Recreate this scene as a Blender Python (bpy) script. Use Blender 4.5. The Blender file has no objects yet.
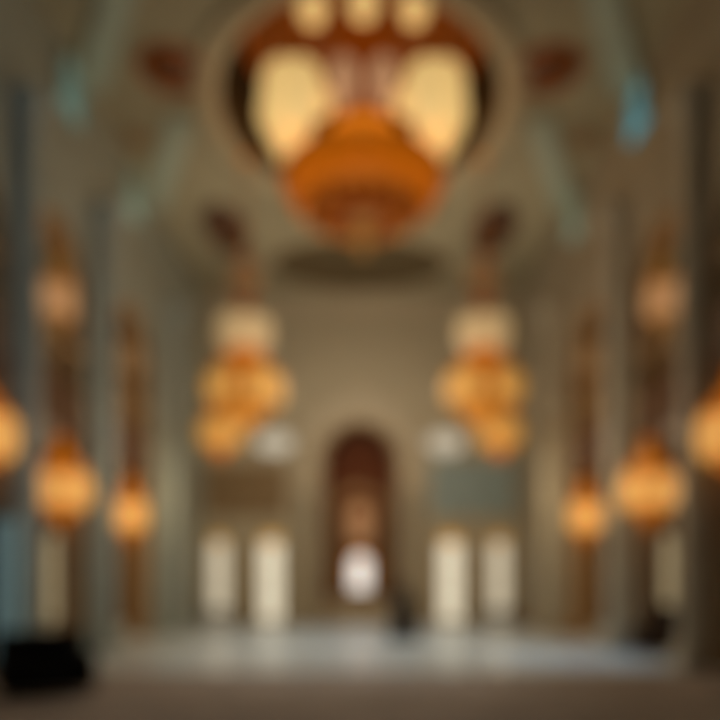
import bpy, bmesh, math, random
from mathutils import Vector, Matrix
from mathutils.geometry import tessellate_polygon
random.seed(7)
PI = math.pi
SC = bpy.context.scene
COL = SC.collection

# ------------------------------------------------------------------ materials
def lin(c):
    return tuple(((v / 255.0) / 12.92) if v <= 10 else (((v / 255.0) + 0.055) / 1.055) ** 2.4 for v in c)

def mat(name, rgb, rough=0.6, metal=0.0, emit=None, es=1.0, var=0.25, scale=3.0, vein=False, spec=0.4):
    m = bpy.data.materials.new(name)
    m.use_nodes = True
    nt = m.node_tree
    b = nt.nodes['Principled BSDF']
    a = lin(rgb)
    tc = nt.nodes.new('ShaderNodeTexCoord')
    if vein:
        n0 = nt.nodes.new('ShaderNodeTexNoise'); n0.inputs['Scale'].default_value = scale * 0.5
        n0.inputs['Detail'].default_value = 6; n0.inputs['Distortion'].default_value = 1.6
    else:
        n0 = nt.nodes.new('ShaderNodeTexNoise'); n0.inputs['Scale'].default_value = scale
        n0.inputs['Detail'].default_value = 4
    nt.links.new(tc.outputs['Object'], n0.inputs['Vector'])
    r = nt.nodes.new('ShaderNodeValToRGB')
    lo = tuple(v * (1 - var) for v in a); hi = tuple(min(1, v * (1 + var)) for v in a)
    r.color_ramp.elements[0].color = (*lo, 1); r.color_ramp.elements[1].color = (*hi, 1)
    r.color_ramp.elements[0].position = 0.3; r.color_ramp.elements[1].position = 0.7
    nt.links.new(n0.outputs['Fac'], r.inputs['Fac'])
    nt.links.new(r.outputs['Color'], b.inputs['Base Color'])
    b.inputs['Roughness'].default_value = rough
    b.inputs['Metallic'].default_value = metal
    b.inputs['Specular IOR Level'].default_value = spec
    if emit is not None:
        b.inputs['Emission Color'].default_value = (*lin(emit), 1)
        b.inputs['Emission Strength'].default_value = es
    return m

def tile_floor(name, c1, c2, cool):
    """polished marble slabs with darker joints and soft veins"""
    m = bpy.data.materials.new(name); m.use_nodes = True
    nt = m.node_tree; b = nt.nodes['Principled BSDF']
    tc = nt.nodes.new('ShaderNodeTexCoord')
    br = nt.nodes.new('ShaderNodeTexBrick'); br.offset = 0
    br.inputs['Scale'].default_value = 1.0
    br.inputs['Brick Width'].default_value = 1.2; br.inputs['Row Height'].default_value = 1.2
    br.inputs['Mortar Size'].default_value = 0.02
    br.inputs['Color1'].default_value = (*lin(c1), 1); br.inputs['Color2'].default_value = (*lin(c2), 1)
    br.inputs['Mortar'].default_value = (*lin(cool), 1)
    nz = nt.nodes.new('ShaderNodeTexNoise'); nz.inputs['Scale'].default_value = 1.3
    nz.inputs['Detail'].default_value = 7; nz.inputs['Distortion'].default_value = 2
    mx = nt.nodes.new('ShaderNodeMix'); mx.data_type = 'RGBA'; mx.blend_type = 'MULTIPLY'
    mx.inputs['Factor'].default_value = 0.35
    nt.links.new(tc.outputs['Object'], br.inputs['Vector']); nt.links.new(tc.outputs['Object'], nz.inputs['Vector'])
    nt.links.new(br.outputs['Color'], mx.inputs['A']); nt.links.new(nz.outputs['Fac'], mx.inputs['B'])
    nt.links.new(mx.outputs['Result'], b.inputs['Base Color'])
    b.inputs['Roughness'].default_value = 0.32
    return m

def carpet_mat(name, c1, c2, c3):
    m = bpy.data.materials.new(name); m.use_nodes = True
    nt = m.node_tree; b = nt.nodes['Principled BSDF']
    tc = nt.nodes.new('ShaderNodeTexCoord')
    vo = nt.nodes.new('ShaderNodeTexVoronoi'); vo.inputs['Scale'].default_value = 1.1
    wv = nt.nodes.new('ShaderNodeTexWave'); wv.wave_type = 'RINGS'; wv.inputs['Scale'].default_value = 0.7
    wv.inputs['Distortion'].default_value = 5; wv.inputs['Detail'].default_value = 3
    r = nt.nodes.new('ShaderNodeValToRGB')
    r.color_ramp.elements[0].color = (*lin(c1), 1); r.color_ramp.elements[1].color = (*lin(c2), 1)
    e = r.color_ramp.elements.new(0.5); e.color = (*lin(c3), 1)
    mx = nt.nodes.new('ShaderNodeMix'); mx.data_type = 'RGBA'; mx.blend_type = 'MULTIPLY'; mx.inputs['Factor'].default_value = 0.3
    nt.links.new(tc.outputs['Object'], vo.inputs['Vector']); nt.links.new(tc.outputs['Object'], wv.inputs['Vector'])
    nt.links.new(wv.outputs['Fac'], r.inputs['Fac'])
    nt.links.new(r.outputs['Color'], mx.inputs['A']); nt.links.new(vo.outputs['Distance'], mx.inputs['B'])
    hs = nt.nodes.new('ShaderNodeHueSaturation'); hs.inputs['Saturation'].default_value = 0.55
    nt.links.new(mx.outputs['Result'], hs.inputs['Color'])
    nt.links.new(hs.outputs['Color'], b.inputs['Base Color'])
    b.inputs['Roughness'].default_value = 0.95; b.inputs['Specular IOR Level'].default_value = 0.1
    return m

M = {}
M['wall_end'] = mat('sandstone_plaster', (182, 169, 142), 0.8, var=0.06, scale=1.2)
M['wall_side_l'] = mat('grey_marble_wall', (144, 146, 132), 0.6, var=0.12, scale=1.0, vein=True)
M['wall_side_r']  = mat('taupe_marble_wall', (150, 138, 116), 0.6, var=0.12, scale=1.0, vein=True)
M['aisle'] = mat('warm_aisle_plaster', (140, 108, 72), 0.85, var=0.15)
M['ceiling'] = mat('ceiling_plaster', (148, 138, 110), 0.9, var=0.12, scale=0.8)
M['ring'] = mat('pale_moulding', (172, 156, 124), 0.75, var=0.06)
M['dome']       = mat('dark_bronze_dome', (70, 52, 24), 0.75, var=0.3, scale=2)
M['rib']        = mat('sage_plaster', (156, 164, 146), 0.8, var=0.08)
M['marble']     = mat('column_marble', (176, 168, 148), 0.35, var=0.14, scale=2.0, vein=True)
M['marble_cool']= mat('cool_column_marble', (150, 158, 150), 0.35, var=0.14, scale=2.0, vein=True)
M['wood']       = mat('dark_walnut', (86, 52, 26), 0.55, var=0.35, scale=5)
M['wood_mid'] = mat('brown_timber', (148, 116, 76), 0.65, var=0.25, scale=5)
M['deep'] = mat('deep_brown_lining', (104, 54, 24), 0.85, var=0.25)
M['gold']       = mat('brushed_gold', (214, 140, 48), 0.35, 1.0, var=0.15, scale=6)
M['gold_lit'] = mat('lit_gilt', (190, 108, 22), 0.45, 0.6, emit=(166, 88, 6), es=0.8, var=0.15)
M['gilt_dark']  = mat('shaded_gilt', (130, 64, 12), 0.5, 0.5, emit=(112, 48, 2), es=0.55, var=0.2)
M['gilt_canopy'] = mat('dark_gilt_canopy', (96, 46, 8), 0.6, 0.3, emit=(92, 40, 0), es=0.7, var=0.25)  # faint orange glow put into gilt that is no lamp
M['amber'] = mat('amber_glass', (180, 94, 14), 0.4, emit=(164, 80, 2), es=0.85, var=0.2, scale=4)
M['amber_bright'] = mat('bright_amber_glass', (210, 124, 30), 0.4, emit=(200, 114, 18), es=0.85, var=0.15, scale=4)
M['finial'] = mat('tan_gilt', (160, 116, 60), 0.5, 0.2, emit=(140, 98, 46), es=0.5, var=0.1)  # tan glow put into the gilt as emission
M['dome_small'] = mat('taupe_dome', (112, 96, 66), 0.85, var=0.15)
M['amber_soft'] = mat('soft_amber_glass', (150, 100, 40), 0.6, emit=(172, 104, 28), es=0.55, var=0.15, spec=.2)
M['tan_dim'] = mat('dull_tan_gilt', (120, 90, 52), 0.6, 0.2, emit=(100, 72, 38), es=0.3, var=0.1)  # weaker tan glow put into the gilt
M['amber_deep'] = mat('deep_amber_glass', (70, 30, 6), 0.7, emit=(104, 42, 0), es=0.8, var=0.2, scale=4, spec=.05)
M['crystal'] = mat('lit_crystal', (226, 200, 150), 0.35, emit=(226, 188, 118), es=0.9, var=0.1)
M['crystal_rose'] = mat('rose_lit_crystal', (190, 156, 124), 0.35, emit=(190, 146, 108), es=0.7, var=0.1)
M['crystal_l'] = mat('amber_lit_crystal', (220, 170, 96), 0.35, emit=(226, 162, 82), es=0.75, var=0.1)
M['crystal_w'] = mat('pale_lit_crystal', (180, 160, 126), 0.4, emit=(196, 164, 114), es=0.65, var=0.1)
M['crystal_o'] = mat('golden_lit_crystal', (180, 140, 80), 0.4, emit=(220, 160, 76), es=0.55, var=0.1)
M['crystal_dim'] = mat('peach_lit_crystal', (190, 150, 108), 0.35, emit=(174, 130, 86), es=0.65, var=0.1)
M['crystal_faint'] = mat('dim_peach_crystal', (150, 124, 92), 0.35, emit=(120, 92, 58), es=0.4, var=0.1)
M['pane_day'] = mat('daylit_pane', (214, 210, 196), 0.25, emit=(232, 224, 198), es=0.95, var=0.04)
M['pane_soft'] = mat('soft_daylit_pane', (206, 200, 184), 0.25, emit=(216, 206, 180), es=0.9, var=0.04)
M['pane_amber'] = mat('amber_pane', (210, 160, 70), 0.2, emit=(214, 164, 84), es=0.7, var=0.08)
M['pane_white'] = mat('white_lit_pane', (220, 216, 210), 0.25, emit=(250, 246, 238), es=0.95, var=0.03)
M['pane_grey']  = mat('pale_grey_pane', (190, 188, 178), 0.25, emit=(176, 172, 156), es=0.8, var=0.05)
M['pane_aisle'] = mat('dim_daylit_pane', (190, 182, 158), 0.25, emit=(160, 148, 116), es=0.8, var=0.05)
M['teal'] = mat('teal_stained_glass', (70, 130, 138), 0.25, emit=(76, 154, 170), es=0.95, var=0.25, scale=2)
M['teal_pale'] = mat('pale_green_stained_glass', (130, 150, 136), 0.25, emit=(138, 160, 142), es=0.8, var=0.2, scale=2)
M['teal_grey']  = mat('grey_teal_stained_glass', (96, 128, 122), 0.25, emit=(106, 146, 138), es=0.7, var=0.25, scale=2)
M['frame_pale'] = mat('pale_stone_surround', (188, 174, 148), 0.75, var=0.08)
M['frame']      = mat('stone_window_frame', (158, 134, 96), 0.7, var=0.1)
M['gold_panel'] = mat('gilded_mosaic', (156, 116, 80), 0.6, 0.1, emit=(160, 116, 78), es=0.5, var=0.12, scale=5)  # peach glow put into the panel as emission
M['tile_blue'] = mat('blue_grey_tile', (150, 166, 164), 0.5, var=0.15, scale=4)
M['panel_brown'] = mat('carved_brown_panel', (140, 116, 82), 0.65, var=0.2, scale=4)
M['black']      = mat('black_leather', (9, 8, 8), 0.75, var=0.2, spec=0.15)
M['dark_brown'] = mat('dark_brown_leather', (48, 32, 20), 0.65, var=0.2, spec=0.2)
M['slate']      = mat('slate_blue_fabric', (78, 84, 90), 0.9, var=0.15)
M['robe']       = mat('charcoal_cloth', (24, 25, 30), 0.9, var=0.2)
M['scarf']      = mat('black_cloth', (18, 18, 22), 0.9, var=0.2)
M['skin']       = mat('skin', (176, 126, 98), 0.6, var=0.08)
M['hair']       = mat('dark_hair', (26, 20, 16), 0.7, var=0.2)
M['daylight_blue'] = mat('daylight_blue_glow', (120, 146, 148), 0.3, emit=(84, 108, 110), es=0.5, var=0.1)  # blue daylight put in as colour and emission
M['steel']      = mat('grey_metal', (90, 96, 96), 0.4, 0.8, var=0.1)
M['floor'] = tile_floor('polished_marble_floor', (206, 215, 216), (194, 205, 207), (154, 163, 166))
M['rug'] = carpet_mat('brown_patterned_carpet', (158, 136, 116), (190, 170, 146), (174, 152, 130))
M['rug_border'] = mat('dark_carpet_border', (118, 96, 76), 0.95, var=0.2, scale=6)

# ------------------------------------------------------------------ mesh builder
class MB:
    def __init__(self): self.bm = bmesh.new()
    def box(self, x0, x1, y0, y1, z0, z1, bev=0.0):
        r = bmesh.ops.create_cube(self.bm, size=1.0)
        vs = r['verts']
        for v in vs:
            v.co = Vector(((x0 + x1) / 2 + v.co.x * (x1 - x0), (y0 + y1) / 2 + v.co.y * (y1 - y0), (z0 + z1) / 2 + v.co.z * (z1 - z0)))
        if bev > 0:
            es = list({e for v in vs for e in v.link_edges})
            bmesh.ops.bevel(self.bm, geom=es, offset=bev, segments=2, affect='EDGES', profile=0.5)
        return self
    def lathe(self, prof, c=(0, 0, 0), seg=24, sx=1.0, sy=1.0, a0=0.0, a1=2 * PI):
        full = abs((a1 - a0) - 2 * PI) < 1e-6
        n = seg if full else seg + 1
        rings = []
        for (r, z) in prof:
            if r < 1e-5:
                rings.append([self.bm.verts.new((c[0], c[1], c[2] + z))])
            else:
                rings.append([self.bm.verts.new((c[0] + sx * r * math.cos(a0 + (a1 - a0) * k / seg), c[1] + sy * r * math.sin(a0 + (a1 - a0) * k / seg), c[2] + z)) for k in range(n)])
        for A, B in zip(rings[:-1], rings[1:]):
            for k in range(seg):
                k2 = (k + 1) % n
                if len(A) == 1 and len(B) == 1: continue
                if len(A) == 1: f = [A[0], B[k2], B[k]]
                elif len(B) == 1: f = [A[k], A[k2], B[0]]
                else: f = [A[k], A[k2], B[k2], B[k]]
                try:
                    self.bm.faces.new(f).smooth = True
                except ValueError: pass
        return self
    def tube(self, pts, r, seg=8):
        pts = [Vector(p) for p in pts]
        rs = r if isinstance(r, (list, tuple)) else [r] * len(pts)
        rings = []
        for i, p in enumerate(pts):
            d = (pts[min(i + 1, len(pts) - 1)] - pts[max(i - 1, 0)]).normalized()
            u = d.cross(Vector((0, 0, 1)))
            if u.length < 1e-3: u = d.cross(Vector((1, 0, 0)))
            u.normalize(); w = d.cross(u)
            rings.append([self.bm.verts.new(p + (u * math.cos(2 * PI * k / seg) + w * math.sin(2 * PI * k / seg)) * rs[i]) for k in range(seg)])
        for A, B in zip(rings[:-1], rings[1:]):
            for k in range(seg):
                self.bm.faces.new([A[k], A[(k + 1) % seg], B[(k + 1) % seg], B[k]]).smooth = True
        self.bm.faces.new(rings[0][::-1]); self.bm.faces.new(rings[-1])
        return self
    def ball(self, c, r, s=(1, 1, 1), u=14, v=10):
        res = bmesh.ops.create_uvsphere(self.bm, u_segments=u, v_segments=v, radius=r)
        for w in res['verts']:
            w.co = Vector((c[0] + w.co.x * s[0], c[1] + w.co.y * s[1], c[2] + w.co.z * s[2]))
        for f in {f for w in res['verts'] for f in w.link_faces}: f.smooth = True
        return self
    def torus(self, c, R, r, seg=32, k=8, sx=1.0, sy=1.0, plane='xy'):
        rings = []
        for i in range(seg):
            a = 2 * PI * i / seg; row = []
            for j in range(k):
                b = 2 * PI * j / k
                p = Vector((sx * R * math.cos(a) + r * math.cos(b) * math.cos(a), sy * R * math.sin(a) + r * math.cos(b) * math.sin(a), r * math.sin(b)))
                if plane == 'xz': p = Vector((p.x, p.z, p.y))
                row.append(self.bm.verts.new(Vector(c) + p))
            rings.append(row)
        for i in range(seg):
            for j in range(k):
                self.bm.faces.new([rings[i][j], rings[(i + 1) % seg][j], rings[(i + 1) % seg][(j + 1) % k], rings[i][(j + 1) % k]]).smooth = True
        return self
    def prism(self, poly, plane, t0, t1):
        """poly: list of (a, z). plane 'x': a = y, extrude along x; 'y': a = x, extrude along y; 'z': (x, y) extrude along z"""
        def P(a, b, t):
            return (t, a, b) if plane == 'x' else ((a, t, b) if plane == 'y' else (a, b, t))
        A = [self.bm.verts.new(P(a, b, t0)) for a, b in poly]
        B = [self.bm.verts.new(P(a, b, t1)) for a, b in poly]
        n = len(poly)
        for tri in tessellate_polygon([[Vector((a, b, 0)) for a, b in poly]]):
            for S in (A, B):
                try: self.bm.faces.new([S[i] for i in tri])
                except ValueError: pass
        for k in range(n):
            self.bm.faces.new([A[(k + 1) % n], A[k], B[k], B[(k + 1) % n]])
        return self
    def strip(self, outer, inner, plane, t0, t1):
        """frame between two open polylines of the same length (arch surround)"""
        def P(a, b, t):
            return (t, a, b) if plane == 'x' else ((a, t, b) if plane == 'y' else (a, b, t))
        O0 = [self.bm.verts.new(P(a, b, t0)) for a, b in outer]; O1 = [self.bm.verts.new(P(a, b, t1)) for a, b in outer]
        I0 = [self.bm.verts.new(P(a, b, t0)) for a, b in inner]; I1 = [self.bm.verts.new(P(a, b, t1)) for a, b in inner]
        n = len(outer)
        for k in range(n - 1):
            for q in ([O0[k], O0[k + 1], I0[k + 1], I0[k]], [O1[k + 1], O1[k], I1[k], I1[k + 1]], [O0[k + 1], O0[k], O1[k], O1[k + 1]], [I0[k], I0[k + 1], I1[k + 1], I1[k]]):
                self.bm.faces.new(q)
        self.bm.faces.new([O0[0], I0[0], I1[0], O1[0]]); self.bm.faces.new([O0[-1], O1[-1], I1[-1], I0[-1]])
        return self
    def build(self, name, m, parent=None, recalc=True):
        if recalc: bmesh.ops.recalc_face_normals(self.bm, faces=self.bm.faces[:])
        me = bpy.data.meshes.new(name)
        self.bm.to_mesh(me); self.bm.free()
        o = bpy.data.objects.new(name, me)
        me.materials.append(M[m] if isinstance(m, str) else m)
        COL.objects.link(o)
        if parent is not None: o.parent = parent
        return o

def thing(name, label, cat, loc=(0, 0, 0), rz=0.0, group=None):
    o = bpy.data.objects.new(name, None)
    o.empty_display_size = 0.2
    COL.objects.link(o)
    o.location = loc; o.rotation_euler = (0, 0, rz)
    o['label'] = label; o['category'] = cat
    if group: o['group'] = group
    return o

def copy_thing(root, loc, label, rz=None, swap=None):
    r = root.copy(); COL.objects.link(r); r.location = loc; r['label'] = label
    if rz is not None: r.rotation_euler = (0, 0, rz)
    for ch in root.children:
        c = ch.copy(); COL.objects.link(c); c.parent = r
        if swap and ch.type == 'MESH' and ch.data.materials and ch.data.materials[0].name in swap:
            c.data = ch.data.copy(); c.data.materials[0] = M[swap[ch.data.materials[0].name]]
        for g in ch.children:
            d = g.copy(); COL.objects.link(d); d.parent = c
    return r

def struct(o):
    o['kind'] = 'structure'; return o

def empty_struct(name, loc=(0, 0, 0)):
    o = bpy.data.objects.new(name, None); COL.objects.link(o); o.location = loc; o['kind'] = 'structure'
    return o

def arch_pts(a0, a1, zb, zs, n=16, pointed=0.0):
    """polyline up one side, over the arch, down the other"""
    c = (a0 + a1) / 2; r = (a1 - a0) / 2
    pts = [(a0, zb)]
    for k in range(n + 1):
        t = PI - PI * k / n
        z = math.sin(t)
        pts.append((c + r * math.cos(t), zs + r * (z + pointed * z ** 3)))
    pts.append((a1, zb))
    return pts

# ------------------------------------------------------------------ dimensions
XW = 6.6; TW = 0.56; YE = 30.0; ZC = 13.6; XA = 15.0; YB = -3.0
BAYS = [(9.0, 13.35), (14.4, 17.2), (19.0, 22.6)]
ATOP = 9.7
DC = (0.0, 18.2); DRX, DRY = 3.5, 3.9          # main dome
OC = (0.0, 27.0); ORX, ORY = 3.3, 2.25         # smaller oval dome

# ------------------------------------------------------------------ setting
fl = MB().box(-XA, XA, YB, YE + 3, -0.2, 0.0).build('floor', 'floor'); struct(fl)

# ceiling with two openings
bm = bmesh.new()
def loop(pts):
    vs = [bm.verts.new((x, y, ZC)) for x, y in pts]
    return [bm.edges.new((vs[k], vs[(k + 1) % len(vs)])) for k in range(len(vs))]
ed = loop([(-XA, YB), (XA, YB), (XA, YE + 3), (-XA, YE + 3)])
ed += loop([(DC[0] + DRX * math.cos(2 * PI * k / 64), DC[1] + DRY * math.sin(2 * PI * k / 64)) for k in range(64)])
ed += loop([(OC[0] + ORX * math.cos(2 * PI * k / 48), OC[1] + ORY * math.sin(2 * PI * k / 48)) for k in range(48)])
bmesh.ops.triangle_fill(bm, use_beauty=True, use_dissolve=False, edges=ed)
mb = MB(); mb.bm.free(); mb.bm = bm
ceil = mb.build('ceiling', 'ceiling'); struct(ceil)
def dome(c, rx, ry, drum, hgt, name, m='dome'):
    prof = [(1.0, 0.0), (1.0, drum)]
    for k in range(1, 13):
        a = PI / 2 * k / 12
        prof.append((math.cos(a) if k < 12 else 0.0, drum + hgt * math.sin(a)))
    mbb = MB()
    mbb.lathe(prof, (c[0], c[1], ZC), 64, rx, ry)
    return mbb.build(name, m, ceil)
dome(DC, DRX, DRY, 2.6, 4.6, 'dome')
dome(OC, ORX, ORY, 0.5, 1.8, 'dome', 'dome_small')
def ring_mould(c, rx, ry, w, d, name, m='ring'):
    mbb = MB(); n = 64; prof = [(0, 0), (0.0, -d), (w * .35, -d * 1.5), (w * .7, -d), (w, -d * 0.6), (w, 0)]
    rings = []
    for k in range(n):
        a = 2 * PI * k / n
        rings.append([mbb.bm.verts.new((c[0] + (rx + o) * math.cos(a), c[1] + (ry + o) * math.sin(a), ZC + z)) for o, z in prof])
    for k in range(n):
        A, B = rings[k], rings[(k + 1) % n]
        for j in range(len(prof)):
            j2 = (j + 1) % len(prof)
            mbb.bm.faces.new([A[j], B[j], B[j2], A[j2]]).smooth = True
    return mbb.build(name, m, ceil)
ring_mould(DC, DRX, DRY, 0.65, 0.12, 'dome_moulding')
ring_mould(OC, ORX, ORY, 0.2, 0.06, 'dome_moulding')

# end wall: one outline with openings that reach the floor
PORT = (-1.55, 1.55, 6.75)                     # x0, x1, springing
WINS = [(-5.9, .88), (-3.72, 1.02), (3.78, 1.02), (5.8, .88)]
WZS = 3.35
ops = sorted([(x - w / 2, x + w / 2, WZS, 'w') for x, w in WINS] + [(PORT[0], PORT[1], PORT[2], 'p')])
poly = [(-XW, 0)]
for a0, a1, zs, k in ops: poly += arch_pts(a0, a1, 0.0, zs, 16, 0.0)
poly += [(XW, 0), (XW, ZC), (-XW, ZC)]
struct(MB().prism(poly, 'y', YE, YE + 0.5).build('wall_end', 'wall_end'))
# aisle end walls, outer walls
for s, nm in ((-1, 'left'), (1, 'right')):
    xs = sorted((s * XW, s * XA)); xw = s * 12.6
    poly = [(xs[0], 0)] + arch_pts(xw - .6, xw + .6, 0.3, 3.3, 12) + [(xs[1], 0), (xs[1], ZC), (xs[0], ZC)]
    poly = [(xs[0], 0), (xs[0], 0)][:1] + [(xw - .6, 0.0)] + arch_pts(xw - .6, xw + .6, 0.0, 3.3, 12) + [(xs[1], 0), (xs[1], ZC), (xs[0], ZC)]
    # drop duplicated point
    q = [poly[0]]
    for p in poly[1:]:
        if abs(p[0] - q[-1][0]) + abs(p[1] - q[-1][1]) > 1e-6: q.append(p)
    struct(MB().prism(q, 'y', YE, YE + 0.5).build('wall_aisle_end_' + nm, 'aisle'))
    xo = sorted((s * XA, s * (XA + 0.3)))
    struct(MB().box(xo[0], xo[1], YB, YE + 0.5, 0, ZC).build('wall_aisle_' + nm, 'aisle'))
    # arcade wall
    poly = [(YB, 0)]
    for a0, a1 in BAYS: poly += arch_pts(a0, a1, 0.0, ATOP - (a1 - a0) / 2, 18)
    poly += [(YE, 0), (YE, ZC), (YB, ZC)]
    xx = sorted((s * XW, s * (XW + TW)))
    struct(MB().prism(poly, 'x', xx[0], xx[1]).build('wall_' + nm, 'wall_side_l' if s < 0 else 'wall_side_r'))
    # brown lining of each opening
    lin_mb = MB()
    for a0, a1 in BAYS:
        zs = ATOP - (a1 - a0) / 2
        lin_mb.strip(arch_pts(a0 + .001, a1 - .001, 0.0, zs - .002, 18), arch_pts(a0 + .07, a1 - .07, 0.0, zs, 18), 'x', xx[0] - .03, xx[1] + .03)
    struct(lin_mb.build('trim_1' if s < 0 else 'trim_2', 'wood_mid'))
    # cornice under the ceiling
    xc = sorted((s * (XW - 0.22), s * XW))
    struct(MB().box(xc[0], xc[1], YB, YE, ZC - 0.05, ZC - 0.001).build('trim_3' if s < 0 else 'trim_4', 'ceiling'))
    xb = sorted((s * (XW - 0.05), s * XW))
    bb = MB()
    for y0, y1 in ((17.2, 19.0), (22.6, YE), (13.35, 14.4)): bb.box(xb[0], xb[1], y0, y1, 0.0, 0.35)
    struct(bb.build('baseboard_' + nm, 'wood_mid' if s > 0 else 'marble_cool'))
    # side ribs on the ceiling
    rb = MB()
    for (p, q_) in (((6.5, 17.4), (4.7, 14.2)), ((6.5, 22.8), (4.55, 18.4))):
        a = Vector((s * p[0], p[1], 0)); b = Vector((s * q_[0], q_[1], 0)); d = (b - a).normalized(); nrm = Vector((-d.y, d.x, 0)) * 0.32
        rb.prism([((a + nrm).x, (a + nrm).y), ((b + nrm).x, (b + nrm).y), ((b - nrm).x, (b - nrm).y), ((a - nrm).x, (a - nrm).y)], 'z', ZC - 0.14, ZC - 0.002)
    struct(rb.build('trim_5' if s < 0 else 'trim_6', 'rib'))
cor = MB(); cor.box(-XW, XW, YE - 0.25, YE, ZC - 0.42, ZC - 0.001); cor.box(-XW, XW, YE - 0.12, YE, ZC - 0.7, ZC - 0.42)
struct(cor.build('trim_7', 'frame_pale'))

# windows of the end wall
wn = [0]
def arched_window(x, w, zb, zs, yface, pane, bars=3, amber=True, frame='frame'):
    wn[0] += 1
    t = empty_struct('window_%d' % wn[0], (x, yface, 0))
    h = w / 2
    out = arch_pts(-h, h, zb, zs, 16); inn = arch_pts(-h + .09, h - .09, zb + 0.0, zs, 16)
    MB().strip(out, inn, 'y', 0.05, 0.25).build('window_frame', frame, t)
    pp = MB()
    zt = zs if amber else None
    if amber:
        pp.box(-h + .07, h - .07, 0.16, 0.19, zb, zs - .02)
        pp.build('pane', pane, t)
        MB().prism(arch_pts(-h + .07, h - .07, zs - .02, zs, 16), 'y', 0.16, 0.19).build('fanlight', 'pane_amber', t)
    else:
        pp.prism(arch_pts(-h + .07, h - .07, zb, zs, 16), 'y', 0.16, 0.19); pp.build('pane', pane, t)
    g = MB()
    g.box(-.02, .02, 0.10, 0.15, zb, zs + h - .05)
    for k in range(1, bars + 1):
        z = zb + (zs - zb) * k / bars; g.box(-h + .06, h - .06, 0.10, 0.15, z - .02, z + .02)
    g.build('muntin', frame, t)
    MB().box(-h - .05, h + .05, -0.08, 0.3, zb - 0.02 if zb > .02 else 0.0, zb + 0.12).build('window_sill', frame, t)
    return t
for x, w in WINS: arched_window(x, w, 0.0, WZS, YE, 'pane_day' if abs(x) < 5 else 'pane_soft')
for s in (-1, 1): arched_window(s * 12.6, 1.2, 0.0, 3.3, YE, 'pane_aisle', amber=False)
# small oval windows above
for s in (-1, 1):
    wn[0] += 1
    t = empty_struct('window_%d' % wn[0], (s * 3.55, YE, 7.5))
    MB().torus((0, -0.04, 0), 0.5, 0.07, 32, 8, 1.7, 1.05, 'xz').build('window_frame', 'ring', t)
    e = MB(); e.prism([(0.5 * 1.68 * math.cos(2 * PI * k / 32), 0.5 * 1.04 * math.sin(2 * PI * k / 32)) for k in range(32)], 'y', -0.03, -0.004)
    e.build('pane', 'pane_grey', t)
    g = MB(); g.box(-.015, .015, -.055, -.032, -.5, .5); g.box(-.8, .8, -.055, -.032, -.015, .015); g.build('muntin', 'frame', t)
# teal clerestory windows
for s, ys in ((-1, (16.3, 20.8)), (1, (17.0, 22.0))):
    for j, y in enumerate(ys):
        wn[0] += 1
        t = empty_struct('window_%d' % wn[0], (s * XW, y, 0))
        a0, a1, zb, zs = -0.62, 0.62, 12.3, 12.92
        xa = sorted((-s * 0.001, -s * 0.12)); xb_ = sorted((-s * 0.002, -s * 0.05))
        MB().strip(arch_pts(a0, a1, zb, zs, 14), arch_pts(a0 + .1, a1 - .1, zb + .1, zs, 14), 'x', *xa).build('window_frame', 'rib', t)
        MB().prism(arch_pts(a0 + .09, a1 - .09, zb + .02, zs, 14), 'x', *xb_).build('stained_glass_pane', ('teal' if s > 0 else 'teal_grey') if j == 0 else 'teal_pale', t)
        g = MB(); xg = sorted((-s * 0.052, -s * 0.09))
        for k in range(-1, 2): g.box(xg[0], xg[1], k * .26 - .018, k * .26 + .018, zb + .05, zs + .5)
        g.box(xg[0], xg[1], a0 + .1, a1 - .1, zs - .02, zs + .02)
        g.build('muntin', 'rib', t)

# ------------------------------------------------------------------ central arched niche
t = thing('arched_niche', 'tall dark brown arched niche in middle of the end wall, white glow at its heart', 'niche', (0, YE, 0))
out = arch_pts(-2.45, 2.45, 0, 6.8, 20, 0.12); inn = arch_pts(-1.56, 1.56, 0, 6.75, 20)
MB().strip(out, inn, 'y', -0.22, -0.002).build('surround', 'frame_pale', t)
MB().strip(arch_pts(-1.72, 1.72, 0, 6.75, 20), arch_pts(-1.5, 1.5, 0, 6.75, 20), 'y', -0.3, 0.0).build('archivolt', 'frame', t)
dl = MB()
dl.strip(arch_pts(-1.549, 1.549, 0, 6.75, 20), arch_pts(-1.44, 1.44, 0, 6.75, 20), 'y', 0.01, 1.7)
dl.build('lining', 'wood', t)
MB().prism(arch_pts(-1.54, 1.54, 0, 6.75, 20), 'y', 1.7, 1.85).build('back_panel', 'deep', t)
MB().strip(arch_pts(-1.05, 1.05, 0, 4.9, 16), arch_pts(-.72, .72, 0, 4.9, 16), 'y', 1.5, 1.7).build('inner_arch', 'wood_mid', t)
MB().prism(arch_pts(-.5, .5, 3.4, 4.6, 16), 'y', 1.62, 1.69).build('gilded_panel', 'gold_panel', t)
MB().strip(arch_pts(-.6, .6, 1.3, 2.5, 12), arch_pts(-.43, .43, 1.38, 2.5, 12), 'y', 1.52, 1.69).build('window_surround', 'gold', t)
MB().prism(arch_pts(-.42, .42, 1.38, 2.5, 12), 'y', 1.6, 1.68).build('lit_pane', 'pane_white', t)
st = MB()
for k in range(3): st.box(-1.4 + .0 * k, 1.4, 0.1 + .42 * k, 1.5, 0.35 * k, 0.35 * (k + 1))
st.build('step', 'frame_pale', t)
for s in (-1, 1):
    c = MB(); c.lathe([(0.26, 0), (0.26, .18), (.2, .28), (.17, .4), (.16, 4.8), (.2, 4.95), (.28, 5.2), (.28, 5.35), (0, 5.35)], (s * 2.05, -0.52, 0), 20)
    c.build('colonnette', 'marble', t)

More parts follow.
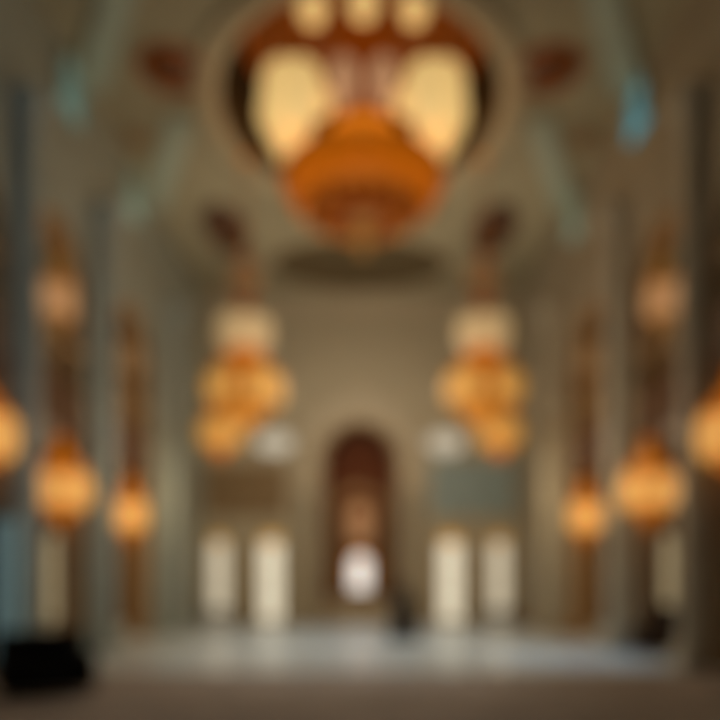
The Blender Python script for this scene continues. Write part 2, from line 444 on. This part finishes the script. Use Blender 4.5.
# wall panels beside it
def wall_panel(name, label, x0, x1, z0, z1, m, mf):
    t = thing(name, label, 'wall panel', ((x0 + x1) / 2, YE, z0))
    w = (x1 - x0) / 2; h = z1 - z0
    MB().box(-w, w, -0.06, -0.002, 0, h).build('back_board', m, t)
    f = MB()
    f.box(-w, w, -.13, -.05, 0, .14); f.box(-w, w, -.13, -.05, h - .14, h); f.box(-w, -w + .14, -.13, -.05, .14, h - .14); f.box(w - .14, w, -.13, -.05, .14, h - .14)
    f.build('frame', mf, t)
    g = MB(); n = 9
    for k in range(1, n):
        x = -w + .14 + (2 * w - .28) * k / n; g.box(x - .025, x + .025, -.10, -.055, .14, h - .14)
    for k in range(1, 6):
        z = .14 + (h - .28) * k / 6; g.box(-w + .14, w - .14, -.095, -.056, z - .025, z + .025)
    g.build('lattice', mf, t)
wall_panel('lattice_panel', 'brown carved lattice panel above the two left windows of the end wall', -6.4, -3.05, 4.5, 6.6, 'panel_brown', 'panel_brown')
wall_panel('lattice_panel', 'blue-grey tiled lattice panel above the two right windows of the end wall', 2.95, 6.4, 4.5, 6.8, 'tile_blue', 'tile_blue')

# ------------------------------------------------------------------ engaged marble columns
def column(x, y, h, label, m, r=0.3):
    t = thing('marble_column', label, 'column', (x, y, 0), 0, 'columns along the arcades')
    MB().box(-r * 1.35, r * 1.35, -r * 1.35, r * 1.35, 0, .3, .02).lathe([(r * 1.3, .3), (r * 1.3, .4), (r * 1.1, .46), (r * 1.15, .55), (r, .62)], (0, 0, 0), 24).build('base', m, t)
    MB().lathe([(r, .6), (r * .98, h * .5), (r * .9, h - .9)], (0, 0, 0), 24).build('shaft', m, t)
    MB().lathe([(r * .9, h - .92), (r * 1.05, h - .88), (r * .95, h - .8), (r * 1.05, h - .5), (r * 1.3, h - .2), (r * 1.35, h - .12)], (0, 0, 0), 24).build('capital', m, t)
    MB().box(-r * 1.4, r * 1.4, -r * 1.4, r * 1.4, h - .14, h, .01).build('abacus', m, t)
    return t
NM = {-1: 'left', 1: 'right'}
for s in (-1, 1):
    mm = 'marble_cool' if s < 0 else 'marble'
    column(s * (XW - .12), 13.9, 11.0, 'pale marble column nearest the camera on the %s-hand arcade' % NM[s], mm, .3)
    column(s * (XW - .12), 18.05, 11.0, 'pale marble column between the two middle %s-hand arches' % NM[s], mm, .34)
    column(s * (XW - .12), 24.4, 11.0, 'pale marble column just past the last %s-hand arch' % NM[s], mm, .34)

# ------------------------------------------------------------------ balconies in the arches
def balcony(s, a0, a1, label, zb=5.0):
    t = thing('wooden_balcony', label, 'balcony', (s * (XW + TW / 2), (a0 + a1) / 2, zb), 0, 'balconies in the arcade arches')
    w = (a1 - a0) / 2 - .08
    MB().box(-.4, .4, -w, w, 0, .25).build('floor_slab', 'wood', t)
    MB().box(-.3, .3, -w, w, .25, 1.1).build('front_panel', 'wood', t)
    MB().box(-.36, .36, -w, w, 1.95, 2.07, .015).build('handrail', 'wood_mid', t)
    n = max(6, int(2 * w / .26))
    for k in range(n):
        y = -w + .1 + (2 * w - .2) * k / (n - 1)
        MB().lathe([(.05, 1.1), (.06, 1.2), (.03, 1.35), (.065, 1.55), (.03, 1.75), (.05, 1.95)], (0, y, 0), 8).build('baluster', 'wood_mid', t)
    return t
for s in (-1, 1):
    for j, (a0, a1) in enumerate(BAYS):
        balcony(s, a0, a1, 'dark wooden balcony across the %s arch of the %s-hand arcade' % (('nearest', 'middle', 'farthest')[j], NM[s]), 5.6 if j == 0 else 5.0)

# ------------------------------------------------------------------ chandeliers
def lantern(label, loc, top, mats, R=.66, H=1.05, name='hanging_lantern', cat='lantern', group='lit lanterns in the lower arches', n=10):
    """loc is the centre of the lit basket; top the height the rod hangs from"""
    t = thing(name, label, cat, loc, 0, group)
    cr, gd = mats
    T = top - loc[2]
    MB().tube([(0, 0, H * .78), (0, 0, T)], .018, 8).lathe([(.0, T), (.12, T), (.1, T - .06), (0, T - .08)], (0, 0, 0), 16).build('hanging_rod', 'gold', t)
    MB().lathe([(.03, H * 1.28), (R * .2, H * 1.2), (R * .22, H * 1.0), (R * .42, H * .8), (R * .78, H * .52), (R * .82, H * .46)], (0, 0, 0), 24).build('gilt_crown', gd, t)
    MB().torus((0, 0, H * .44), R * .86, .035, 28, 8).build('upper_hoop', 'gold', t)
    MB().torus((0, 0, -H * .4), R * .62, .035, 28, 8).build('lower_hoop', 'gold', t)
    for k in range(n):
        a = 2 * PI * (k + .5) / n
        c = (R * .74 * math.cos(a), R * .74 * math.sin(a), 0)
        MB().lathe([(0.02, -H * .42), (R * .2, -H * .3), (R * .27, 0), (R * .24, H * .28), (R * .1, H * .42)], c, 12).build('lamp_shade', cr, t)
    MB().lathe([(R * .4, H * .3), (R * .5, 0), (R * .36, -H * .35)], (0, 0, 0), 20).build('inner_glass', cr, t)
    MB().lathe([(R * .62, -H * .4), (R * .5, -H * .52), (R * .22, -H * .64), (.06, -H * .7), (.05, -H * .76), (.08, -H * .82), (0, -H * .92)], (0, 0, 0), 20).build('finial', gd, t)
    return t
WH = {-1: 'left', 1: 'right'}
L0 = None
spots = []
for s in (-1, 1):
    spots += [(s, (s * (XW + (.1 if s < 0 else .0)), 12.6, 4.2), 'nearest'), (s, (s * (XW + (.15 if s < 0 else .0)), 16.3 if s < 0 else 16.5, 3.72), 'middle'), (s, (s * (XW + .15), 21.1 if s < 0 else 21.5, 3.62), 'farthest')]
for s, loc, w in spots:
    lab = 'glowing amber lantern hanging under the balcony of the %s %s-hand arch' % (w, WH[s])
    top = 5.0
    if L0 is None: L0 = lantern(lab, loc, 5.6, ('crystal_l', 'gold_lit'), .66, .98)
    elif loc[2] == L0.location.z: copy_thing(L0, loc, lab)
    else:
        lantern(lab, loc, 5.0, ('crystal_l', 'gold_lit'), .64 if w == 'middle' else (.48 if w == 'farthest' else .66), .98)
# upper pendants in the arch heads
for s in (-1, 1):
    lantern('peach lit pendant lantern high in the head of the middle %s-hand arch' % WH[s], (s * (XW + .2), 16.2, 7.98), ATOP - .32, ('crystal_dim', 'finial'), .38, .95,
            'pendant_lantern', 'lantern', 'pendant lanterns in the arch heads', 8)
    lantern('dim pendant lantern high in the head of the farthest %s-hand arch' % WH[s], (s * (XW + .28), 21.5, 8.3), ATOP - .12, ('crystal_faint', 'tan_dim'), .4, 1.0,
            'pendant_lantern', 'lantern', 'pendant lanterns in the arch heads', 8)
# round chandeliers toward the end wall
for s in (-1, 1):
    lantern('smaller golden chandelier hanging low behind the tiered one, %s of the niche' % WH[s], (s * 4.85, 25.0, 6.85), ZC, ('crystal_o', 'gold_lit'), .74, 1.08,
            'small_chandelier', 'chandelier', 'small chandeliers near the end wall', 12)
# two-tier chandeliers
def two_tier(label, loc):
    t = thing('tiered_chandelier', label, 'chandelier', loc, 0, 'tiered chandeliers in front of the end wall')
    T = ZC - .1 - loc[2]
    MB().tube([(0, 0, -.8), (0, 0, T)], .035, 8).lathe([(0, T), (.2, T), (.16, T - .1), (0, T - .16)], (0, 0, 0), 16).build('hanging_rod', 'gold', t)
    MB().torus((0, 0, 1.62), .62, .05, 32, 8).build('upper_hoop', 'gold', t)
    for k in range(10):
        a = 2 * PI * k / 10; c = (.56 * math.cos(a), .56 * math.sin(a), 1.9)
        MB().lathe([(.03, -.45), (.15, -.3), (.2, 0), (.17, .3), (.06, .42)], c, 12).build('lamp_shade', 'crystal_w', t)
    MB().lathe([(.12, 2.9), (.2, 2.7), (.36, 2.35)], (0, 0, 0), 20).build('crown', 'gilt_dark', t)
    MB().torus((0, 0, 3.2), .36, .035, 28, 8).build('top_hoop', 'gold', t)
    for k in range(6):  # top ring of lamps added to supply the small warm patch up here
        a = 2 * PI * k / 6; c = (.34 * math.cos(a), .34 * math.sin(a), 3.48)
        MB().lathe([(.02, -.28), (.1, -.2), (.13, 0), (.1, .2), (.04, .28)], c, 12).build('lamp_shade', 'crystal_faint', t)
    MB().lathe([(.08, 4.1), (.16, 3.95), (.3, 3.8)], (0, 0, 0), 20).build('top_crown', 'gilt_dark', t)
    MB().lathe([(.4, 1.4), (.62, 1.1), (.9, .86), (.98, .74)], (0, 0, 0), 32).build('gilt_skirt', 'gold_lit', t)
    MB().torus((0, 0, .7), 1.0, .06, 40, 8).build('middle_hoop', 'gold', t)
    MB().torus((0, 0, -.05), .86, .05, 40, 8).build('lower_hoop', 'gold', t)
    for k in range(14):
        a = 2 * PI * (k + .5) / 14
        if abs(math.sin(a)) > .93: continue
        c = (0.9 * math.cos(a), 0.9 * math.sin(a), .34)
        MB().lathe([(.02, -.44), (.16, -.3), (.22, 0), (.18, .3), (.08, .4)], c, 12).build('lamp_shade', 'crystal_o', t)
    MB().lathe([(.72, .5), (.74, 0), (.66, -.3), (.5, -.55), (.18, -.68), (.1, -.74), (.12, -.84), (0, -1.0)], (0, 0, 0), 28).build('amber_bowl', 'amber_soft', t)
    for k in range(6):
        a = 2 * PI * k / 6
        MB().tube([(.04 * math.cos(a), .04 * math.sin(a), 1.3), (.5 * math.cos(a), .5 * math.sin(a), 1.2), (.98 * math.cos(a), .98 * math.sin(a), .74)], .025, 6).build('arm', 'gold', t)
    return t
ta = two_tier('golden tiered chandelier with cream upper tiers, left of the niche', (-3.2, 20.0, 6.7))
copy_thing(ta, (3.42, 20.0, 6.7), 'golden tiered chandelier with cream upper tiers, right of the niche')

# the great chandelier under the dome
def great_chandelier():
    t = thing('grand_chandelier', 'huge golden chandelier with amber bowl and cream lobes under the dome', 'chandelier', (DC[0] + .08, DC[1], 10.0))
    z0 = 10.0
    Z = lambda z: z - z0
    MB().tube([(0, 0, Z(11)), (0, 0, Z(ZC + 7.15))], .09, 10).build('stem', 'gold', t)
    MB().lathe([(0, Z(9.9)), (.1, Z(9.98)), (.16, Z(10.12)), (.08, Z(10.26)), (.2, Z(10.36)), (.26, Z(10.5)), (.12, Z(10.64)), (.1, Z(10.72)), (.22, Z(10.78)), (.34, Z(10.86))], (0, 0, 0), 20).build('finial', 'finial', t)
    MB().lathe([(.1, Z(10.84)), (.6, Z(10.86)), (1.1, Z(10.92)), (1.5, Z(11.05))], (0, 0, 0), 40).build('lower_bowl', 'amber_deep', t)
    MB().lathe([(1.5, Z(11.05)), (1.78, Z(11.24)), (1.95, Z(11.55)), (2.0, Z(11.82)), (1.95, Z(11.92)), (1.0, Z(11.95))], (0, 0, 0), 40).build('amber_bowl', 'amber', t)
    MB().torus((0, 0, Z(11.05)), 1.52, .05, 48, 8).build('bowl_hoop', 'gold', t)
    MB().torus((0, 0, Z(11.85)), 2.02, .06, 48, 8).build('bowl_hoop', 'gold', t)
    for k in range(16):
        a = 2 * PI * k / 16
        MB().tube([(r * math.cos(a), r * math.sin(a), Z(z)) for r, z in ((.62, 10.84), (1.12, 10.9), (1.53, 11.04), (1.81, 11.23), (1.98, 11.55), (2.03, 11.82))], .022, 6).build('bowl_rib', 'gold', t)
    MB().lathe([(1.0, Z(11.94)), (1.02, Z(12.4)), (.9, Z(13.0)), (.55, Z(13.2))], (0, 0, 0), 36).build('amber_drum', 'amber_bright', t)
    MB().lathe([(.55, Z(13.2)), (.4, Z(13.5)), (.34, Z(14.3)), (.5, Z(14.9)), (.8, Z(15.24))], (0, 0, 0), 36).build('inner_stem', 'gilt_dark', t)
    for s in (0, PI):
        for d in (-48, -24, 0, 24, 48):
            a = s + math.radians(d)
            rr = 2.15 if abs(d) > 30 else 2.1
            c = (rr * math.cos(a), rr * math.sin(a), Z(12.95 if abs(d) > 30 else 13.5))
            MB().lathe([(.05, -.8), (.3, -.62), (.5, -.22), (.54, .12), (.42, .5), (.2, .7), (.05, .76)], c, 18).build('crystal_lobe', 'crystal', t)
            MB().tube([(c[0], c[1], c[2] + .75), (c[0], c[1], Z(15.24))], .03, 6).build('hanger', 'gold', t)
    for s in (PI / 2, -PI / 2):
        for d in (-18, 18):
            a = s + math.radians(d)
            c = (1.45 * math.cos(a), 1.45 * math.sin(a), Z(13.35))
            MB().lathe([(.04, -.62), (.22, -.45), (.31, 0), (.24, .42), (.05, .62)], c, 14).build('small_lamp', 'crystal_rose', t)
            MB().tube([(c[0], c[1], c[2] + .6), (c[0], c[1], Z(15.24))], .025, 6).build('hanger', 'gold', t)
        for d in (-36, 0, 36):
            a = s + math.radians(d)
            c = (2.0 * math.cos(a), 2.0 * math.sin(a), Z(14.9 if d else 14.7))
            MB().lathe([(.05, -.34), (.26, -.24), (.32, 0), (.24, .24), (.06, .36)], c, 14).build('upper_lamp', 'crystal', t)
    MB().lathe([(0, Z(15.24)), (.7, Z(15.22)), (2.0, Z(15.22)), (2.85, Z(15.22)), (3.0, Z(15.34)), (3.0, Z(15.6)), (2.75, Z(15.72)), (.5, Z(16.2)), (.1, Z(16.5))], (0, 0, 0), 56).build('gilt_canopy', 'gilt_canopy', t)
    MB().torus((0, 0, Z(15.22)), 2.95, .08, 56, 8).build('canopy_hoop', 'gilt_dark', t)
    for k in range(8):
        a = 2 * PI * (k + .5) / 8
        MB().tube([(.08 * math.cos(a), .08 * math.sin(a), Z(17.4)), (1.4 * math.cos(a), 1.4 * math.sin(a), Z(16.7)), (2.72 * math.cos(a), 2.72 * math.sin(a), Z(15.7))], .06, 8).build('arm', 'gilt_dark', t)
    return t
great_chandelier()

# ------------------------------------------------------------------ ceiling medallions
def medallion(x, y, r, label, m='wood', rim='wood_mid', sx=1.0, sy=1.0):
    t = thing('ceiling_medallion', label, 'ceiling medallion', (x, y, ZC), 0, 'round medallions on the ceiling')
    MB().lathe([(0, -.05), (r * .8, -.05), (r * .8, -.002)], (0, 0, 0), 36, sx, sy).build('disc', m, t)
    MB().torus((0, 0, -.06), r * .9, r * .1, 36, 8, sx, sy).build('rim', rim, t)
    MB().lathe([(0, -.16), (r * .2, -.13), (r * .25, -.05)], (0, 0, 0), 20).build('boss', rim, t)
for s in (-1, 1):
    medallion(s * 4.35, 16.7, .78, 'amber-brown ceiling medallion beside the near %s edge of the dome' % NM[s], 'wood', 'gilt_canopy')
    medallion(s * 4.5, 24.2, .85, 'dark brown ceiling medallion between the two domes, on the %s' % NM[s], 'wood', 'wood', .85, 2.0)
    medallion(s * 6.0, 19.3, .36, 'small brown ceiling medallion near the %s cornice' % NM[s], 'wood_mid', 'wood_mid')

# ------------------------------------------------------------------ furniture
def sofa(name, label, loc, rz, W, D, H, m, seats, cat):
    t = thing(name, label, cat, loc, rz)
    w = W / 2
    MB().box(-w + .03, w - .03, -D / 2 + .03, D / 2 - .03, .1, .28, .02).build('base', m, t)
    sw = (W - .36) / seats
    for k in range(seats):
        x0 = -w + .18 + sw * k
        MB().box(x0 + .005, x0 + sw - .005, -D / 2, D / 2 - .2, .28, .46, .05).build('seat_cushion', m, t)
        MB().box(x0 + .005, x0 + sw - .005, D / 2 - .34, D / 2 - .16, .46, H - .03, .06).build('back_cushion', m, t)
    MB().box(-w + .02, w - .02, D / 2 - .18, D / 2, .2, H, .05).build('backrest', m, t)
    for s in (-1, 1):
        x = sorted((s * w, s * (w - .18))); MB().box(x[0], x[1], -D / 2 - .0, D / 2 - .02, .12, .62, .05).build('armrest', m, t)
        for yy in (-D / 2 + .1, D / 2 - .1):
            MB().lathe([(.02, 0), (.035, .12)], (s * (w - .1), yy, 0), 12).build('leg', 'wood', t)
    return t
sofa('sofa', 'low black sofa on the carpet at the left edge', (-4.5, 10.3, .021), math.radians(32), 1.25, .9, .92, 'black', 2, 'sofa')
sofa('armchair', 'high-backed dark brown armchair standing in the middle right-hand arch', (6.7, 16.2, 0), math.radians(-62), .95, .8, 1.15, 'dark_brown', 1, 'armchair')
def bench(x, label):
    t = thing('padded_bench', label, 'bench', (x, 29.1, 0), 0, 'benches under the end wall windows')
    MB().box(-.75, .75, -.25, .25, .36, .55, .05).build('seat', 'slate', t)
    MB().box(-.72, .72, -.22, .22, .3, .37).build('apron', 'wood', t)
    for sx in (-1, 1):
        for sy in (-1, 1):
            MB().lathe([(.025, 0), (.04, .31)], (sx * .66, sy * .17, 0), 10).build('leg', 'wood', t)
bench(-5.6, 'slate blue padded bench below the far left windows')
bench(5.6, 'slate blue padded bench below the far right windows')
# cabinet-shaped glow box, added for the blue daylight on the left pier
t = thing('daylight_box', 'tall glowing blue box added for the daylight on the left pier', 'daylight stand-in', (-6.42, 13.08, 0))
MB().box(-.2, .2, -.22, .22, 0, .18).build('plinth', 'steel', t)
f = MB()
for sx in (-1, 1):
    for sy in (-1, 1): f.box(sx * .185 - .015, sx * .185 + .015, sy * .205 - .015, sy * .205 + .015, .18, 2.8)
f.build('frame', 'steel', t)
MB().box(-.18, .18, -.2, .2, .19, 2.79).build('glow_case', 'daylight_blue', t)
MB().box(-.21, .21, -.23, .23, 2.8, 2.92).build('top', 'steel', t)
# carpet
t = thing('carpet', 'large brown patterned carpet across the foreground floor', 'carpet', (0, 7.6, 0))
MB().box(-5.9, 5.9, -5.0, 5.0, .001, .018).build('field', 'rug', t)
b = MB(); b.box(-6.2, 6.2, 5.0, 5.35, .001, .02); b.box(-6.2, 6.2, -5.35, -5.0, .001, .02); b.box(-6.2, -5.9, -5.0, 5.0, .001, .02); b.box(5.9, 6.2, -5.0, 5.0, .001, .02)
b.build('border', 'rug_border', t)

# ------------------------------------------------------------------ person walking toward the niche
def person(loc, rz, label):
    verts, edges, rad = [], [], []
    def V(p, r, par=None):
        verts.append(p); rad.append(r)
        if par is not None: edges.append((par, len(verts) - 1))
        return len(verts) - 1
    # facing +Y (away from the camera)
    pel = V((0, 0, .96), (.15, .11))
    wst = V((0, .01, 1.1), (.13, .10), pel)
    chs = V((0, .0, 1.28), (.16, .115), wst)
    shl = V((0, -.01, 1.42), (.12, .09), chs)
    nek = V((0, .0, 1.50), (.055, .055), shl)
    hd0 = V((0, .015, 1.565), (.07, .08), nek)
    hd1 = V((0, .02, 1.64), (.078, .098), hd0)
    hd2 = V((0, .01, 1.715), (.06, .075), hd1)
    V((0, .125, 1.63), (.013, .014), hd1)          # nose
    for s in (-1, 1):
        V((s * .088, .0, 1.63), (.012, .024), hd1)  # ear
        a = V((s * .18, -.01, 1.40), (.06, .06), shl)
        fwd = .10 * s
        el = V((s * .235, -.02 + fwd * .4, 1.13), (.045, .045), a)
        wr = V((s * .245, .06 + fwd, .90), (.028, .03), el)
        pm = V((s * .245, .085 + fwd, .83), (.02, .04), wr)
        for j, (dy, ln) in enumerate(((.032, .075), (.012, .085), (-.01, .08), (-.03, .065))):
            k1 = V((s * .243, .09 + fwd + dy, .785), (.009, .009), pm)
            k2 = V((s * .232, .095 + fwd + dy, .785 - ln * .55), (.008, .008), k1)
            V((s * .218, .098 + fwd + dy, .785 - ln), (.007, .007), k2)
        th = V((s * .232, .125 + fwd, .82), (.01, .01), wr)
        V((s * .222, .14 + fwd, .775), (.008, .008), th)
        st = -.13 * s
        hp = V((s * .09, 0, .88), (.1, .1), pel)
        kn = V((s * .095, .05 + st * .5, .50), (.062, .065), hp)
        an = V((s * .095, st - .02, .10), (.04, .042), kn)
        V((s * .10, st + .14, .035), (.038, .03), an)
    me = bpy.data.meshes.new('person')
    me.from_pydata(verts, edges, [])
    o = bpy.data.objects.new('person', me); COL.objects.link(o)
    me.materials.append(M['skin'])
    sk = o.modifiers.new('skin', 'SKIN'); sk.use_smooth_shade = True
    for i, sv in enumerate(me.skin_vertices[0].data):
        sv.radius = rad[i]; sv.use_root = (i == 0)
    sb = o.modifiers.new('sub', 'SUBSURF'); sb.levels = 1; sb.render_levels = 2
    o.location = loc; o.rotation_euler = (0, 0, rz); o.scale = (.95, .95, .95)
    o['label'] = label; o['category'] = 'person'
    # long robe
    mb = MB(); n = 28; rows = []
    for z, rx, ry in ((.03, .47, .40), (.3, .42, .36), (.6, .36, .30), (.95, .30, .23), (1.12, .26, .19), (1.28, .25, .18), (1.40, .235, .15), (1.46, .15, .11), (1.50, .09, .09)):
        rows.append([mb.bm.verts.new((rx * math.cos(2 * PI * k / n) * (1 + .04 * math.cos(7 * 2 * PI * k / n) * (1.5 - z)), ry * math.sin(2 * PI * k / n) * (1 + .05 * math.cos(7 * 2 * PI * k / n + 1) * (1.5 - z)), z)) for k in range(n)])
    for A, B in zip(rows[:-1], rows[1:]):
        for k in range(n): mb.bm.faces.new([A[k], A[(k + 1) % n], B[(k + 1) % n], B[k]]).smooth = True
    mb.build('robe', 'robe', o)
    for s in (-1, 1):
        fwd = .10 * s
        MB().tube([(s * .15, -.01, 1.42), (s * .19, -.01, 1.36), (s * .237, -.02 + fwd * .4, 1.13), (s * .246, .055 + fwd, .92)], [.075, .085, .075, .085], 12).build('sleeve', 'robe', o)
        st = -.13 * s
        MB().ball((s * .1, st + .07, .04), .05, (.95, 2.5, .8)).build('shoe', 'black', o)
    hs = MB(); n = 20
    hs.lathe([(.15, 1.40), (.12, 1.47), (.105, 1.53), (.11, 1.62), (.1, 1.70), (.06, 1.765), (0, 1.78)], (0, -.012, 0), 24, 1.0, 1.12)
    o2 = hs.build('headscarf', 'scarf', o)
    bm2 = bmesh.new(); bm2.from_mesh(o2.data)
    kill = [f for f in bm2.faces if f.calc_center_median().y > .055 and 1.53 < f.calc_center_median().z < 1.71 and abs(f.calc_center_median().x) < .07]
    bmesh.ops.delete(bm2, geom=kill, context='FACES'); bm2.to_mesh(o2.data); bm2.free()
    for s in (-1, 1):
        MB().ball((s * .032, .112, 1.655), .012).build('eye', 'scarf', o)
    return o
person((1.26, 21.0, 0), math.radians(-12), 'person in long dark robe and headscarf walking toward the arched niche')

# ------------------------------------------------------------------ lights
def point(loc, col, w, r=.3):
    l = bpy.data.lights.new('lamp_and_fill_light', 'POINT'); l.energy = w; l.color = col; l.shadow_soft_size = r
    o = bpy.data.objects.new('lamp_and_fill_light', l); COL.objects.link(o); o.location = loc
def spot(loc, target, col, w, ang, r=.5, blend=.8):
    l = bpy.data.lights.new('fill_spot', 'SPOT'); l.energy = w; l.color = col; l.shadow_soft_size = r; l.spot_size = math.radians(ang); l.spot_blend = blend
    o = bpy.data.objects.new('fill_spot', l); COL.objects.link(o); o.location = loc
    o.rotation_euler = (Vector(target) - Vector(loc)).to_track_quat('-Z', 'Y').to_euler()
WARM = (1.0, .74, .42); WARM2 = (1.0, .72, .42); COOL = (.66, .86, 1.0); NEUT = (1.0, .9, .74)
point((0, 17.0, 6.0), NEUT, 330, .6)
for s in (-1, 1):
    point((s * 3.3, 18.8, 4.6), WARM, 110, .4)
    point((s * 4.7, 23.6, 4.6), WARM, 70, .4)
    point((s * 9.5, 17.5, 3.6), WARM2, 150, .5)  # bodiless warm lights, added to lighten the aisles
    point((s * 10.0, 24.0, 3.6), WARM2, 190, .5)
    point((s * 9.5, 17.5, 9.0), WARM2, 110, .5)
    spot((s * 5.6, 22.0, 7.5), (s * 2.6, 23.0, 13.6), (1, .86, .68), 260, 95, .3)  # unseen uplights added to brighten the far ceiling
point((0, 25.0, 8.0), (1, .9, .76), 330, .5)  # bodiless fill added to lift the end wall
point((0, 30.7, 5.2), WARM2, 12, .2)  # bodiless fill added inside the niche
spot((5.2, 18.0, 13.3), (5.0, 16.2, 0), (.34, .68, 1.0), 2600, 24)  # unseen blue spot added for the bluish pool on the floor
spot((0, 25.5, 13.2), (0, 22.0, 0), (.66, .86, 1.0), 2100, 52)  # unseen cool spot added to brighten the far floor
spot((0, 14, 13.2), (0, 16.0, 0), (.68, .86, 1.0), 1200, 50)  # unseen cool spot added for the nearer marble
spot((0, 9, 12.5), (-1.2, 10.2, 0), (1, .86, .74), 420, 44)  # unseen spot added to brighten the carpet
spot((3.0, 2.0, 4.0), (-6.6, 15.0, 7.0), (.74, .87, 1.0), 750, 60)  # unseen cool spot behind the camera, added to tint the left wall

w = bpy.data.worlds.new('world'); SC.world = w; w.use_nodes = True
bg = w.node_tree.nodes['Background']; bg.inputs['Color'].default_value = (.78, .8, .8, 1); bg.inputs['Strength'].default_value = .095

# ------------------------------------------------------------------ camera
DOF = True
cam = bpy.data.cameras.new('camera'); co = bpy.data.objects.new('camera', cam); COL.objects.link(co)
co.location = (0, 0, 1.6); co.rotation_euler = (PI / 2, 0, 0)
cam.sensor_width = 36; cam.lens = 36; cam.shift_y = (585 - 360) / 720; cam.clip_end = 200
cam.dof.use_dof = DOF
cam.dof.focus_distance = 0.6
BLUR = 35.0                                     # blur disc of the far hall, in pixels
cam.dof.aperture_fstop = 0.036 / (BLUR / 720 * 0.6)
SC.camera = co
SC.view_settings.view_transform = 'Standard'
SC.view_settings.look = 'None'
SC.cycles.use_denoising = True
